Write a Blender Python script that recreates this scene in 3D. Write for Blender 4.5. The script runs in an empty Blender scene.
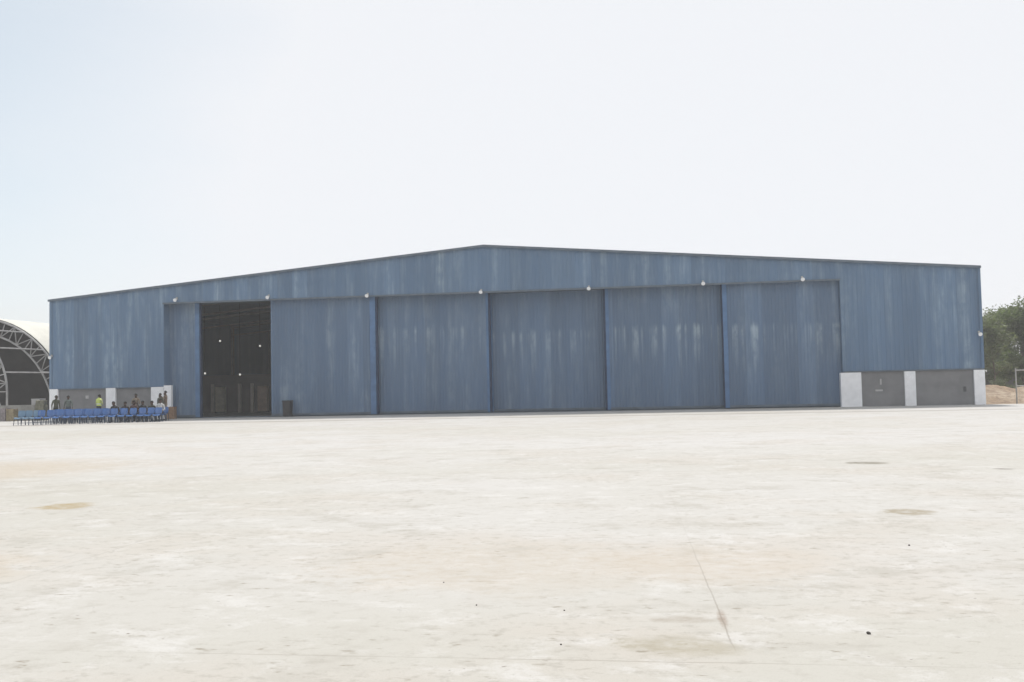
import bpy, bmesh, math, random
from mathutils import Vector, Matrix, noise as mnoise
R = math.radians
random.seed(11)
scene = bpy.context.scene
COL = scene.collection

# ------------------------------------------------------------------ basic measures (metres)
YAW = R(-8.02)                       # the hangar front is turned a little from the viewer
HL = Vector((-30.45, 63.20, 0.0))    # left front corner of the hangar
cu, su = math.cos(YAW), math.sin(YAW)
def W(u, v, z=0.0):                  # hangar frame (along front, into depth) -> world
    return Vector((HL.x + u*cu - v*su, HL.y + u*su + v*cu, z))
HW, HD = 58.05, 45.0                 # width, depth
EAVE, APEX, APEX_U = 7.90, 10.32, 29.1
PL = 2.05                            # plinth height
O0, O1, OZ = 7.98, 50.25, 7.50       # door opening
def roof_z(u):
    return EAVE + (APEX-EAVE)*(u/APEX_U if u <= APEX_U else (HW-u)/(HW-APEX_U))

# ------------------------------------------------------------------ object helpers
def props(o, label=None, cat=None, group=None, kind=None):
    if label: o['label'] = label
    if cat: o['category'] = cat
    if group: o['group'] = group
    if kind: o['kind'] = kind
    return o
def empty(name, loc, rz=0.0, **k):
    o = bpy.data.objects.new(name, None); COL.objects.link(o)
    o.location = loc; o.rotation_euler = (0, 0, rz); o.empty_display_size = .3
    return props(o, **k)
class MB:
    """collects verts and faces, becomes ONE mesh object"""
    def __init__(s): s.v = []; s.f = []; s.m = []
    def add(s, vs, fs, mi=0):
        n = len(s.v); s.v += [tuple(x) for x in vs]
        for f in fs: s.f.append(tuple(i+n for i in f)); s.m.append(mi)
    def box(s, x0, x1, y0, y1, z0, z1, mi=0):
        s.add([(x0,y0,z0),(x1,y0,z0),(x1,y1,z0),(x0,y1,z0),(x0,y0,z1),(x1,y0,z1),(x1,y1,z1),(x0,y1,z1)],
              [(0,3,2,1),(4,5,6,7),(0,1,5,4),(1,2,6,5),(2,3,7,6),(3,0,4,7)], mi)
    def tube(s, pts, rad, n=8, mi=0):
        pts = [Vector(p) for p in pts]
        if not isinstance(rad, (list, tuple)): rad = [rad]*len(pts)
        vs, fs = [], []
        for i, p in enumerate(pts):
            d = (pts[min(i+1, len(pts)-1)] - pts[max(i-1, 0)]).normalized()
            a = d.cross(Vector((0,0,1)))
            if a.length < 1e-3: a = d.cross(Vector((1,0,0)))
            a.normalize(); b = d.cross(a)
            for k in range(n):
                t = 2*math.pi*k/n
                vs.append(p + (a*math.cos(t) + b*math.sin(t))*rad[i])
        for i in range(len(pts)-1):
            for k in range(n):
                fs.append((i*n+k, i*n+(k+1)%n, (i+1)*n+(k+1)%n, (i+1)*n+k))
        fs.append(tuple(range(n-1,-1,-1))); fs.append(tuple((len(pts)-1)*n+k for k in range(n)))
        s.add(vs, fs, mi)
    def build(s, name, mats, parent=None, bevel=0, smooth=False, loc=None, rz=None):
        me = bpy.data.meshes.new(name); me.from_pydata(s.v, [], s.f)
        if not isinstance(mats, (list, tuple)): mats = [mats]
        for m in mats: me.materials.append(m)
        for p, mi in zip(me.polygons, s.m): p.material_index = mi
        if bevel:
            bm = bmesh.new(); bm.from_mesh(me)
            bmesh.ops.bevel(bm, geom=list(bm.edges), offset=bevel, segments=2, profile=.5, affect='EDGES')
            bm.to_mesh(me); bm.free()
        if smooth:
            for p in me.polygons: p.use_smooth = True
        o = bpy.data.objects.new(name, me); COL.objects.link(o)
        if parent: o.parent = parent
        if loc is not None: o.location = loc
        if rz is not None: o.rotation_euler = (0,0,rz)
        return o
def copy_tree(o, parent=None):
    c = o.copy(); COL.objects.link(c)
    if parent: c.parent = parent
    for ch in list(o.children): copy_tree(ch, c)
    return c

# ------------------------------------------------------------------ material helpers
class NT:
    def __init__(s, name):
        s.mat = bpy.data.materials.new(name); s.mat.use_nodes = True
        s.t = s.mat.node_tree; s.b = s.t.nodes['Principled BSDF']
    def n(s, typ, **k):
        x = s.t.nodes.new(typ)
        for a, b in k.items(): setattr(x, a, b)
        return x
    def l(s, a, b): s.t.links.new(a, b)
    def put(s, sock, v):
        if isinstance(v, bpy.types.NodeSocket): s.l(v, sock)
        else: sock.default_value = v
    def math(s, op, a, b=0.0, c=0.0, clamp=False):
        x = s.n('ShaderNodeMath', operation=op, use_clamp=clamp)
        for i, q in enumerate((a, b, c)): s.put(x.inputs[i], q)
        return x.outputs[0]
    def step(s, v, lo, hi, o0=0.0, o1=1.0):
        x = s.n('ShaderNodeMapRange', interpolation_type='SMOOTHSTEP')
        for i, q in enumerate((v, lo, hi, o0, o1)): s.put(x.inputs[i], q)
        return x.outputs[0]
    def coord(s):
        return s.n('ShaderNodeTexCoord').outputs['Object']
    def scale(s, vec, sc, off=(0,0,0)):
        x = s.n('ShaderNodeMapping'); s.l(vec, x.inputs[0]); x.inputs['Scale'].default_value = sc; x.inputs['Location'].default_value = off
        return x.outputs[0]
    def noise(s, vec, sc, det=4, rough=.55):
        x = s.n('ShaderNodeTexNoise'); s.l(vec, x.inputs['Vector'])
        x.inputs['Scale'].default_value = sc; x.inputs['Detail'].default_value = det; x.inputs['Roughness'].default_value = rough
        return x.outputs['Fac']
    def mix(s, f, a, b, blend='MIX'):
        x = s.n('ShaderNodeMix', data_type='RGBA', blend_type=blend)
        s.put(x.inputs[0], f); s.put(x.inputs[6], col4(a)); s.put(x.inputs[7], col4(b))
        return x.outputs[2]
    def bump(s, h, dist=.01, st=.5):
        x = s.n('ShaderNodeBump'); s.l(h, x.inputs['Height']); x.inputs['Distance'].default_value = dist; x.inputs['Strength'].default_value = st
        s.l(x.outputs[0], s.b.inputs['Normal'])
def col4(c):
    return c if isinstance(c, bpy.types.NodeSocket) else (tuple(c)+(1.0,) if len(c) == 3 else c)
def simple(name, c, rough=.6, var=.18, sc=6.0, metal=0.0, spec=.4, bump=0.0):
    t = NT(name); v = t.coord()
    n = t.noise(v, sc, 5)
    f = t.step(n, .3, .7)
    lo = tuple(x*(1-var) for x in c); hi = tuple(min(1, x*(1+var)) for x in c)
    t.l(t.mix(f, lo, hi), t.b.inputs['Base Color'])
    t.b.inputs['Roughness'].default_value = rough; t.b.inputs['Metallic'].default_value = metal
    t.b.inputs['Specular IOR Level'].default_value = spec
    if bump: t.bump(n, bump, .6)
    return t.mat

def cladding(name, base, pale, drip_z=None, seed=0.0, amount=1.0, pitch=.3):
    """sun-bleached blue sheet metal: vertical chalky streaks and rain runs"""
    t = NT(name); v = t.coord()
    sep = t.n('ShaderNodeSeparateXYZ'); t.l(v, sep.inputs[0]); z = sep.outputs['Z']
    # sheet-to-sheet tone steps about one metre wide
    sx = t.math('FLOOR', t.math('DIVIDE', t.math('ADD', sep.outputs['X'], seed), 1.0))
    wn = t.n('ShaderNodeTexWhiteNoise', noise_dimensions='1D'); t.l(sx, wn.inputs['W'])
    tone = t.step(wn.outputs['Value'], 0, 1, .91, 1.09)
    big = t.noise(t.scale(v, (.16,.16,.1), (seed,0,0)), 1.0, 3)
    st1 = t.noise(t.scale(v, (1.5,1,.10), (seed*3,0,seed)), 1.0, 5, .6)
    st2 = t.noise(t.scale(v, (5.5,1,.22), (seed*5,0,seed)), 1.0, 4, .6)
    m = t.math('MULTIPLY', t.step(st1, .42, .70), t.step(st2, .28, .68, .25, 1.0))
    m = t.math('MULTIPLY', m, t.step(big, .32, .60, .3, 1.0))
    if drip_z is not None:
        colamp = t.noise(t.scale(v, (1.9,0,0), (seed*7+3,0,0)), 1.0, 2)
        colfine = t.noise(t.scale(v, (3.4,0,0), (seed*2+9,0,0)), 1.0, 2)
        ln = t.step(colfine, .25, .75, .9, 4.6)
        wob = t.math('MULTIPLY_ADD', colfine, .9, drip_z-.45)
        below = t.math('SUBTRACT', wob, z)
        on = t.step(below, -.1, .45)
        fade = t.math('SUBTRACT', 1.0, t.math('DIVIDE', below, ln), clamp=True)
        d = t.math('MULTIPLY', t.math('MULTIPLY', on, fade), t.step(colamp, .47, .57))
        d = t.math('MULTIPLY', d, t.step(st2, .2, .7, .45, 1.0))
        m = t.math('MAXIMUM', t.math('MULTIPLY', m, .55), t.math('MULTIPLY', d, 1.0))
    m = t.math('MULTIPLY', m, amount, clamp=True)
    chalk = t.noise(t.scale(v, (2.2,1,1.1), (seed*4,0,seed)), 1.0, 6, .7)
    m = t.math('MULTIPLY', m, t.step(chalk, .34, .62, .3, 1.1))
    dirt = t.noise(t.scale(v, (1.2,1,.5), (0,0,seed)), 1.0, 4)
    c0 = t.mix(t.step(dirt, .35, .7, 0, .35), base, (base[0]*1.05, base[1]*.97, base[2]*.88))
    cc = t.mix(m, c0, pale)
    cc = t.mix(1.0, cc, tonecol(t, tone), 'MULTIPLY')
    t.l(cc, t.b.inputs['Base Color'])
    t.b.inputs['Roughness'].default_value = .55; t.b.inputs['Specular IOR Level'].default_value = .25
    return t.mat
def tonecol(t, f):
    x = t.n('ShaderNodeCombineColor')
    for i in range(3): t.l(f, x.inputs[i])
    return x.outputs[0]

BASE = (.120, .190, .292); PALE = (.30, .385, .465)
M = {}
M['clad'] = cladding('bleached_blue_cladding', BASE, PALE, None, 2.3, 1.0)
M['clad_side'] = cladding('side_cladding', BASE, PALE, 6.4, 5.1, 1.0)
for i, (dz, am) in enumerate(((None,.8),(None,.9),(5.6,.8),(5.15,.9),(5.25,1.15),(5.1,1.0))):
    M['door%d'%i] = cladding('door_cladding_%d'%i, (.119,.180,.275), (.33,.405,.475), dz, 1.7+i*3.1, am)
M['trim'] = simple('dark_ridge_trim', (.115,.145,.18), .5, .15, 2)
M['blue_trim'] = simple('blue_channel', (.095,.175,.315), .45, .15, 2)
M['seal'] = simple('navy_gap_shade', (.022,.04,.085), .7, .2, 4)  # near-black navy standing in for the shade between door leaves
M['inside'] = simple('inner_sheet', (.18,.155,.135), .7, .2, .6)
M['inside_floor'] = simple('inner_floor', (.22,.215,.21), .6, .25, .5)
M['post_pale'] = simple('post_pale', (.72,.66,.58), .7, .1, 3)
M['inner_steel'] = simple('inner_steel', (.22,.21,.20), .7, .2, 3)
M['blue_soft'] = simple('blue_channel_soft', (.088,.172,.318), .5, .12, 2)
M['fitting'] = simple('dark_fitting', (.10,.10,.105), .7, .2, 4)
M['white'] = simple('white_paint', (.84,.84,.855), .6, .05, 3.0)
M['plinth'] = simple('grey_plaster', (.215,.213,.217), .85, .12, 1.1, bump=.004)
M['steel'] = simple('pale_steel', (.48,.47,.45), .5, .2, 3)
M['lampwhite'] = simple('lamp_white', (.85,.86,.88), .3, .03, 5)
M['glass'] = simple('lamp_glass', (.80,.84,.87), .1, .03, 5, spec=.6)
M['black'] = simple('dark_plastic', (.035,.033,.034), .5, .3, 6)
M['chair'] = simple('blue_plastic', (.03,.125,.36), .24, .12, 3, spec=.9)
M['chair_faded'] = simple('faded_blue_plastic', (.15,.25,.36), .45, .12, 3)
M['chair_leg'] = simple('chair_leg', (.04,.06,.10), .45, .2, 3)
M['tarp'] = simple('cream_fabric', (.58,.57,.51), .8, .06, .8)
M['shade_tarp'] = simple('shade_fabric', (.040,.036,.034), .9, .3, .5)  # near-black colour stands in for the shade inside the shelter
M['galv'] = simple('galvanised_tube', (.34,.335,.33), .5, .2, 2)
M['block'] = simple('weathered_block', (.30,.295,.275), .9, .2, 1.6, bump=.01)
M['pale_block'] = simple('pale_block', (.42,.41,.41), .9, .12, 1.6)
M['wood'] = simple('brown_board', (.26,.165,.105), .8, .25, 7)
M['ochre'] = simple('ochre_board', (.27,.225,.145), .8, .25, 7)
M['mauve'] = simple('mauve_board', (.24,.21,.215), .8, .25, 7)
M['olive'] = simple('olive_canvas', (.17,.165,.12), .9, .25, 4)
M['cabinet'] = simple('greenish_cabinet', (.74,.70,.54), .6, .12, 3)
M['brown_cab'] = simple('brown_cabinet', (.68,.53,.41), .6, .12, 3)
M['stone'] = simple('dark_stone', (.07,.062,.055), .9, .4, 60)
M['bark'] = simple('bark', (.13,.105,.085), .95, .3, 5, bump=.02)
M['galv_light'] = simple('light_tube', (.42,.42,.40), .5, .15, 2)

def leafmat(name, c):
    t = NT(name); g = t.n('ShaderNodeNewGeometry')
    f = t.step(g.outputs['Random Per Island'], 0, 1)
    t.l(t.mix(f, tuple(x*.6 for x in c), tuple(x*1.5 for x in c)), t.b.inputs['Base Color'])
    t.b.inputs['Roughness'].default_value = .6
    tr = t.n('ShaderNodeBsdfTranslucent'); tr.inputs['Color'].default_value = (c[0]*1.5, c[1]*1.7, c[2]*.9, 1)
    mx = t.n('ShaderNodeMixShader'); mx.inputs[0].default_value = .4
    t.l(t.b.outputs[0], mx.inputs[1]); t.l(tr.outputs[0], mx.inputs[2]); t.l(mx.outputs[0], t.t.nodes['Material Output'].inputs['Surface'])
    return t.mat
M['leaf_a'] = leafmat('leaf_mid', (.100,.125,.060))
M['leaf_b'] = leafmat('leaf_grey', (.118,.135,.080))
M['leaf_c'] = leafmat('leaf_dark', (.085,.112,.056))

# ------------------------------------------------------------------ ground
def ground_mat():
    t = NT('dry_earth'); v = t.coord()
    a = t.noise(v, .25, 6, .6); b = t.noise(v, 2.2, 5, .6)
    c = t.mix(t.step(a, .35, .65), (.30,.215,.14), (.42,.34,.25))
    c = t.mix(t.step(b, .45, .6, 0, .7), c, (.20,.135,.09))
    d = t.noise(v, 6, 5, .7); c = t.mix(t.step(d, .5, .62, 0, .6), c, (.13,.10,.07))
    t.l(c, t.b.inputs['Base Color']); t.b.inputs['Roughness'].default_value = .95
    t.bump(b, .08, .9)
    return t.mat
M['earth'] = ground_mat()

def L2(p):           # world xy -> hangar frame
    d = Vector((p[0]-HL.x, p[1]-HL.y)); return (d.x*cu + d.y*su, -d.x*su + d.y*cu)
def apron_mat():
    t = NT('sun_bleached_concrete'); v = t.coord()
    sep = t.n('ShaderNodeSeparateXYZ'); t.l(v, sep.inputs[0]); X, Y = sep.outputs['X'], sep.outputs['Y']
    huge = t.noise(t.scale(v, (.05,.085,1)), 1.0, 3)
    big = t.noise(t.scale(v, (.28,.36,1), (4,9,0)), 1.0, 6, .62)
    mid = t.noise(t.scale(v, (.9,1.1,1), (1,3,0)), 1.0, 8, .70)
    mid2 = t.noise(t.scale(v, (1.3,1.6,1), (21,13,0)), 1.0, 9, .74)
    fine = t.noise(t.scale(v, (6,7.5,1)), 1.0, 7, .72)
    gr = t.noise(v, 70, 3, .7)
    c = t.mix(t.step(huge, .35, .62), (.450,.434,.392), (.502,.488,.468))
    c = t.mix(t.step(big, .46, .66, 0, .5), c, (.462,.424,.376))               # tan dust drifts
    c = t.mix(t.step(mid, .50, .68, 0, .75), c, (.385,.365,.325))               # worn grey laitance
    c = t.mix(t.step(mid2, .50, .66, 0, .7), c, (.55,.537,.515))              # bleached cement skin
    c = t.mix(t.math('MULTIPLY', t.step(fine, .50, .66), t.step(big, .35, .62, .25, .8)), c, (.36,.34,.30))
    c = t.mix(t.step(gr, .56, .70, 0, .45), c, (.27,.25,.22))
    # trowel scuffs: short dark ticks
    tick = t.noise(t.scale(v, (5,11,1), (7,2,0)), 1.0, 4, .6)
    c = t.mix(t.math('MULTIPLY', t.step(tick, .60, .70), t.step(mid, .42, .56)), c, (.29,.265,.22))
    peb = t.noise(t.scale(v, (17,23,1), (3,5,0)), 1.0, 2, .5)
    c = t.mix(t.math('MULTIPLY', t.step(peb, .68, .74), t.step(mid2, .5, .6)), c, (.20,.175,.15))
    # oil and sand stains
    wx = t.math('MULTIPLY_ADD', fine, 1.7, -.85); wx = t.math('ADD', wx, t.math('MULTIPLY_ADD', mid2, 2.2, -1.1)); wy = t.math('MULTIPLY_ADD', mid, 2.2, -1.1); wy = t.math('ADD', wy, t.math('MULTIPLY_ADD', gr, .8, -.4))
    def stain(c, u0, v0, ru, rv, colr, amt, soft=.45):
        du = t.math('DIVIDE', t.math('ADD', t.math('SUBTRACT', X, u0), t.math('MULTIPLY', wx, ru*.9)), ru)
        dv = t.math('DIVIDE', t.math('ADD', t.math('SUBTRACT', Y, v0), t.math('MULTIPLY', wy, rv*.9)), rv)
        r2 = t.math('ADD', t.math('MULTIPLY', du, du), t.math('MULTIPLY', dv, dv))
        return t.mix(t.math('MULTIPLY', t.step(r2, 1.0+soft, 1.0-soft, 0, amt), t.step(fine, .3, .6, .35, 1.0)), c, colr)
    for (p, ru, rv, cc, am, sf) in (((-6.70,14.42), .38, .42, (.335,.265,.150), .85, .6),
                                ((6.84,18.78), .36, .30, (.21,.195,.155), .95, .5),
                                ((4.85,11.85), .29, .26, (.30,.262,.195), .9, .6),
                                ((-11.9,21.5), 2.6, 3.0, (.43,.365,.28), .7, .9),
                                ((-5.6,9.2), .9, .9, (.46,.385,.29), .55, .9),
                                ((1.75,8.9), .9, .9, (.45,.385,.31), .5, .9),
                                ((1.02,6.12), .35, .22, (.32,.285,.21), .6, .9),
                                ((1.15,6.75), .22, .10, (.29,.25,.20), .6, .8),
                                ((1.42,6.75), .03, .28, (.25,.185,.14), .6, .9),
                                ((-.2,9.0), 1.4, 1.2, (.44,.385,.315), .5, .9),
                                ((8.6,17.0), .16, .14, (.22,.2,.18), .8, .5)):
        u0, v0 = L2(p); c = stain(c, u0, v0, ru, rv, cc, am, sf)
    # slab joints, only open in places
    ju, jv = L2((1.55, 7.9)); ju -= .0; _, kv = L2((0, 5.88))
    def joint(c, coordv, at, wd, amt, lo, hi, win=1.0):
        d = t.math('ABSOLUTE', t.math('ADD', t.math('SUBTRACT', coordv, at), t.math('MULTIPLY_ADD', mid2, .05, -.025)))
        open_ = t.step(big, lo, hi)
        return t.mix(t.math('MULTIPLY', t.step(d, wd, wd*.35), t.math('MULTIPLY', t.math('MULTIPLY', open_, amt), win)), c, (.22,.195,.16))
    c = joint(c, t.math('MULTIPLY_ADD', t.math('SUBTRACT', Y, jv), .025, X), ju, .009, .6, .30, .5, t.math('MULTIPLY', t.step(Y, kv+.15, kv+.6), t.step(Y, kv+5.5, kv+.8, .12, .8)))
    c = joint(c, Y, kv, .011, .45, .35, .6)
    for k, (a, wd, am) in enumerate(((ju-6.1,.012,.25), (ju+6.2,.012,.3), (ju-12.3,.015,.3), (ju+12.2,.015,.3))):
        c = joint(c, X, a, wd, am, .42, .6)
    for a, wd, am in ((kv+6.1,.014,.2), (kv+12.3,.02,.25), (kv+24.4,.03,.35), (kv+36.5,.05,.4), (-4.4,.06,.3)):
        c = joint(c, Y, a, wd, am, .25, .5)
    c = joint(c, Y, -8.9, .75, .55, .22, .45)                                  # dusty gutter line in front of the doors
    t.l(c, t.b.inputs['Base Color'])
    t.b.inputs['Roughness'].default_value = .9; t.b.inputs['Specular IOR Level'].default_value = .2
    hh = t.math('ADD', t.math('MULTIPLY', fine, .5), t.math('MULTIPLY', gr, .25))
    t.bump(hh, .012, .35)
    return t.mat
M['apron'] = apron_mat()

g = MB(); N = 24
xs = [-1400,-700,-350,-180,-90,-45,0,30,60,100,200,400,800,1400]
g.add([(x,y,0) for y in xs for x in xs], [(j*14+i, j*14+i+1, (j+1)*14+i+1, (j+1)*14+i) for j in range(13) for i in range(13)])
props(g.build('ground', M['earth'], loc=(0,0,-.12)), kind='structure')
g = MB()
g.add([(-70,-95,0),(120,-95,0),(120,-.02,0),(HW+.4,-.02,0),(HW+.4,-.01,0),(-.4,-.01,0),(-.4,9,0),(-70,9,0)], [tuple(range(8))])
g.add([(120,-.02,0),(HW+.4,-.02,0),(HW+.4,-.02,-.13),(120,-.02,-.13)], [(0,1,2,3)])
props(g.build('apron', M['apron'], loc=HL, rz=YAW), kind='structure')

# ------------------------------------------------------------------ the hangar
hangar = empty('hangar', HL, YAW, label='huge blue sheet metal aircraft hangar with low gable and sliding doors', cat='hangar')

def rib_profile(u0, u1, pitch, depth, flat=.62):
    """list of (u, dv): trapezoid ribs standing proud of the sheet"""
    out = [(u0, 0.0)]; k = math.ceil(u0/pitch)
    while k*pitch < u1:
        b = k*pitch
        for du, d in ((-.19, 0), (-.11, -depth), (.11, -depth), (.19, 0)):
            u = b+du*pitch
            if u0+.002 < u < u1-.002: out.append((u, d))
        k += 1
    out.append((u1, 0.0)); return out
def sheet(mb, u0, u1, zb, zt, v=0.0, pitch=.25, depth=.014):
    pr = rib_profile(u0, u1, pitch, depth)
    for (a, da), (b, db) in zip(pr[:-1], pr[1:]):
        mb.add([(a, v+da, zb), (b, v+db, zb), (b, v+db, zt(b)), (a, v+da, zt(a))], [(0,1,2,3)])
w = MB()
sheet(w, 0, O0, PL, roof_z); sheet(w, O0, O1, OZ, roof_z); sheet(w, O1, HW, PL, roof_z)
w.build('front_wall', M['clad'], hangar)
# inner lining behind the front sheets (gives the wall its thickness)
w = MB()
for a, b, z in ((.05,O0,PL), (O0,APEX_U,OZ), (APEX_U,O1,OZ), (O1,HW-.05,PL)):
    w.add([(a,.16,z),(b,.16,z),(b,.16,roof_z(b)-.08),(a,.16,roof_z(a)-.08)], [(3,2,1,0)])
w.build('wall_lining', M['inside'], hangar)
# jamb returns and the soffit of the opening
for a, z0 in ((O0-.03, PL+.12), (O1, PL)):
    w = MB(); w.box(a, a+.03, .002, 1.75, z0, OZ-.002); w.build('door_jamb', M['clad_side'], hangar)
w = MB(); w.box(O0, O1, .004, 1.75, OZ-.03, OZ-.004); w.build('door_soffit', M['trim'], hangar)
w = MB(); w.box(O0-.05, O1+.05, -.05, -.034, OZ-.09, OZ+.02); w.build('header_flashing', M['trim'], hangar)
for a, b in ((0, O0-.05), (O1+.05, HW)):
    w = MB(); w.box(a, b, -.055, .10, PL-.035, PL+.035); w.build('drip_flashing', M['trim'], hangar)
# corner flashings
for a in (-.02, HW-.14):
    w = MB(); w.box(a, a+.16, -.05, -.033, PL+.04, EAVE-.03); w.build('corner_flashing', M['clad'], hangar)
# side and back walls
for u, sgn in ((0.0,-1), (HW,1)):
    w = MB(); pr = rib_profile(0, HD, .3, .03)
    for (a, da), (b, db) in zip(pr[:-1], pr[1:]):
        w.add([(u-sgn*da, a, 0), (u-sgn*db, b, 0), (u-sgn*db, b, EAVE+.02), (u-sgn*da, a, EAVE+.02)], [(0,1,2,3)])
    w.build('side_wall', M['clad_side'], hangar)
w = MB(); w.add([(0,HD,0),(HW,HD,0),(HW,HD,EAVE),(APEX_U,HD,APEX),(0,HD,EAVE)], [(0,1,2,3,4)]); w.build('back_wall', M['inside'], hangar)
# roof: two pitched sheets with thickness, and the edge trim
rf = MB()
for a, b in ((-.04, APEX_U), (APEX_U, HW+.02)):
    za, zb = roof_z(max(a,-1)) if a < 0 else roof_z(a), roof_z(b)
    if a < 0: za = EAVE-.004
    if b > HW: zb = EAVE-.004
    rf.add([(a,-.12,za),(b,-.12,zb),(b,HD+.2,zb),(a,HD+.2,za),(a,-.12,za+.07),(b,-.12,zb+.07),(b,HD+.2,zb+.07),(a,HD+.2,za+.07)],
           [(0,3,2,1),(4,5,6,7),(0,1,5,4),(2,3,7,6),(3,0,4,7),(1,2,6,5)])
roof = rf.build('roof', M['clad_side'], hangar)
tr = MB()
for a, b in ((-.06, APEX_U), (APEX_U, HW+.03)):
    za, zb = (EAVE-.005 if a < 0 else APEX), (EAVE-.005 if b > HW else APEX)
    v0, v1 = -.175, -.124
    tr.add([(a,v0,za-.06),(b,v0,zb-.06),(b,v1,zb-.06),(a,v1,za-.06),(a,v0,za+.08),(b,v0,zb+.08),(b,v1,zb+.08),(a,v1,za+.08)],
           [(0,3,2,1),(4,5,6,7),(0,1,5,4),(2,3,7,6),(3,0,4,7),(1,2,6,5)])
tr.build('edge_trim', M['trim'], roof)
# plinth: grey plastered block wall between white painted piers
for a, b in ((.55, 7.2), (51.2, HW-.5)):
    w = MB(); w.box(a, b, .06, .30, -.05, PL-.04); w.build('plinth_wall', M['plinth'], hangar)
def pier(a, b, top, v0=-.085, v1=.4):
    w = MB(); w.box(a, b, v0, v1, -.05, top); return w.build('pier', M['white'], hangar, bevel=.012)
pier(0.0,.60,PL+.02); pier(3.99,4.65,PL+.01); pier(7.12,7.96,PL+.01); pier(7.97,8.48,PL+.10,-.03,.22)
pier(50.10,51.26,PL-.06,-.085,.33); pier(53.66,54.27,PL-.06); pier(57.47,58.06,PL-.06)
# marks on the right plinth: pale plates, a dark tap box
def facade_at(z, u, du, dz, name, m):
    w = MB(); w.box(u-du/2, u+du/2, .035, .062, z-dz/2, z+dz/2); return w.build(name, m, hangar, bevel=.006)
facade_at(1.42, 52.36, .09, .34, 'vent_plate', M['pale_block']); facade_at(.92, 52.25, .40, .10, 'vent_plate', M['pale_block'])
facade_at(.90, 56.98, .16, .30, 'tap_box', M['fitting']); facade_at(1.50, 2.6, .22, .2, 'vent_plate', M['pale_block'])
# floor inside
w = MB(); w.box(.1, HW-.1, .0, HD-.05, -.10, .0); props(w.build('hangar_floor', M['inside_floor'], loc=HL, rz=YAW), kind='structure')

# sliding leaves
LEAF_H = OZ-.02
def leaf(a, b, v, mi, left=0, right=0, shade_l=0, shade_r=0):
    mb = MB(); sheet(mb, a, b, .07, lambda u: LEAF_H, v, .2, .02)
    mb.box(a, b, v+.003, v+.20, .06, LEAF_H)
    d = mb.build('sliding_door', M['door%d'%mi], hangar)
    for (x0, x1, mm, nm, pv) in ((a, a+left, M['blue_trim'] if mi < 2 else M['blue_soft'], 'edge_channel', .05), (b-right, b, M['blue_trim'] if mi < 2 else M['blue_soft'], 'edge_channel', .05),
                             (a-shade_l, a, M['seal'], 'shade_strip', .02), (b, b+shade_r, M['seal'], 'shade_strip', .02)):  # dark strips paint in the shaded slits beside the leaves
        if x1-x0 > .01:
            w = MB(); w.box(x0, x1, v-pv, v+.21, .05, LEAF_H-.005); w.build(nm, mm, d, bevel=.008)
    w = MB(); w.box(a+.02, b-.02, v-.045, v-.037, .06, .20); w.build('kick_rail', M['trim'], d)
leaf(3.0, 10.05, .80, 0, right=.30, shade_r=.10)
leaf(15.10, 22.02, .35, 1, right=.36, shade_r=.12)
leaf(21.9, 29.17, .80, 2, right=.14, shade_r=.12)
leaf(29.12, 36.40, 1.25, 3, left=.22)
leaf(36.47, 43.50, .80, 4, left=.20, shade_l=.12)
leaf(43.50, 50.30, .35, 5, left=.26, shade_l=.07)
for v in (.45, .90, 1.35):
    w = MB(); w.box(O0+.6, O1-.02, v-.03, v+.03, .001, .025); w.build('floor_rail', M['trim'], hangar)

# floodlights along the header and on the corners
def floodlight(u, z, v=-.06, s=1.0, tilt=.5):
    mb = MB(); mb.tube([(u,v+.02,z+.10),(u,v-.13,z+.10)], .02, 6); mb.box(u-.05,u+.05,v-.03,v+.03,z+.02,z+.18)
    f = mb.build('floodlight', M['steel'], hangar)
    bm = bmesh.new(); bmesh.ops.create_cone(bm, cap_ends=True, segments=14, radius1=.155*s, radius2=.09*s, depth=.15)
    me = bpy.data.meshes.new('lamp_head'); bm.to_mesh(me); bm.free(); me.materials.append(M['lampwhite'])
    o = bpy.data.objects.new('lamp_head', me); COL.objects.link(o); o.parent = f
    o.location = (u, v-.18, z); o.rotation_euler = (R(-68), 0, 0)
for u, z in ((8.91,7.68),(15.15,7.64),(21.67,7.52),(28.91,7.50),(35.55,7.48),(42.37,7.54),(48.12,7.58)):
    floodlight(u, z-.03, s=.76)
floodlight(.16, 4.16, s=.72); floodlight(57.84, 4.04, s=.72)
# steel frames inside
for u in (13.5, 17, 22, 28, 34, 40, 46):
    w = MB(); w.box(u-.12,u+.12,13.9,14.2,0,roof_z(u)-.25); w.build('inner_column', M['inner_steel'], hangar)
for v in (9, 18, 27, 36):
    for u in (.3, HW-.55):
        w = MB(); w.box(u,u+.25,v,v+.25,0,EAVE-.1); w.build('inner_column', M['inner_steel'], hangar)
    w = MB()
    for a, b in ((.3, APEX_U), (APEX_U, HW-.3)):
        w.tube([(a, v+.12, roof_z(a)-.25), (b, v+.12, roof_z(b)-.25)], .12, 6)
        w.tube([(a, v+.12, roof_z(a)-1.0), (b, v+.12, roof_z(b)-1.0)], .09, 6)
    w.build('rafter', M['inner_steel'], hangar)
for u in (4.66, 6.93, 7.96): w = MB(); w.box(u-.11,u+.11,13.9,14.1,.0,2.28); w.build('partition_post', M['post_pale'], hangar)
w = MB(); w.box(3.2, 11.5, 14.9, 15.0, .0, 3.0); w.build('partition', M['inside'], hangar)

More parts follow.
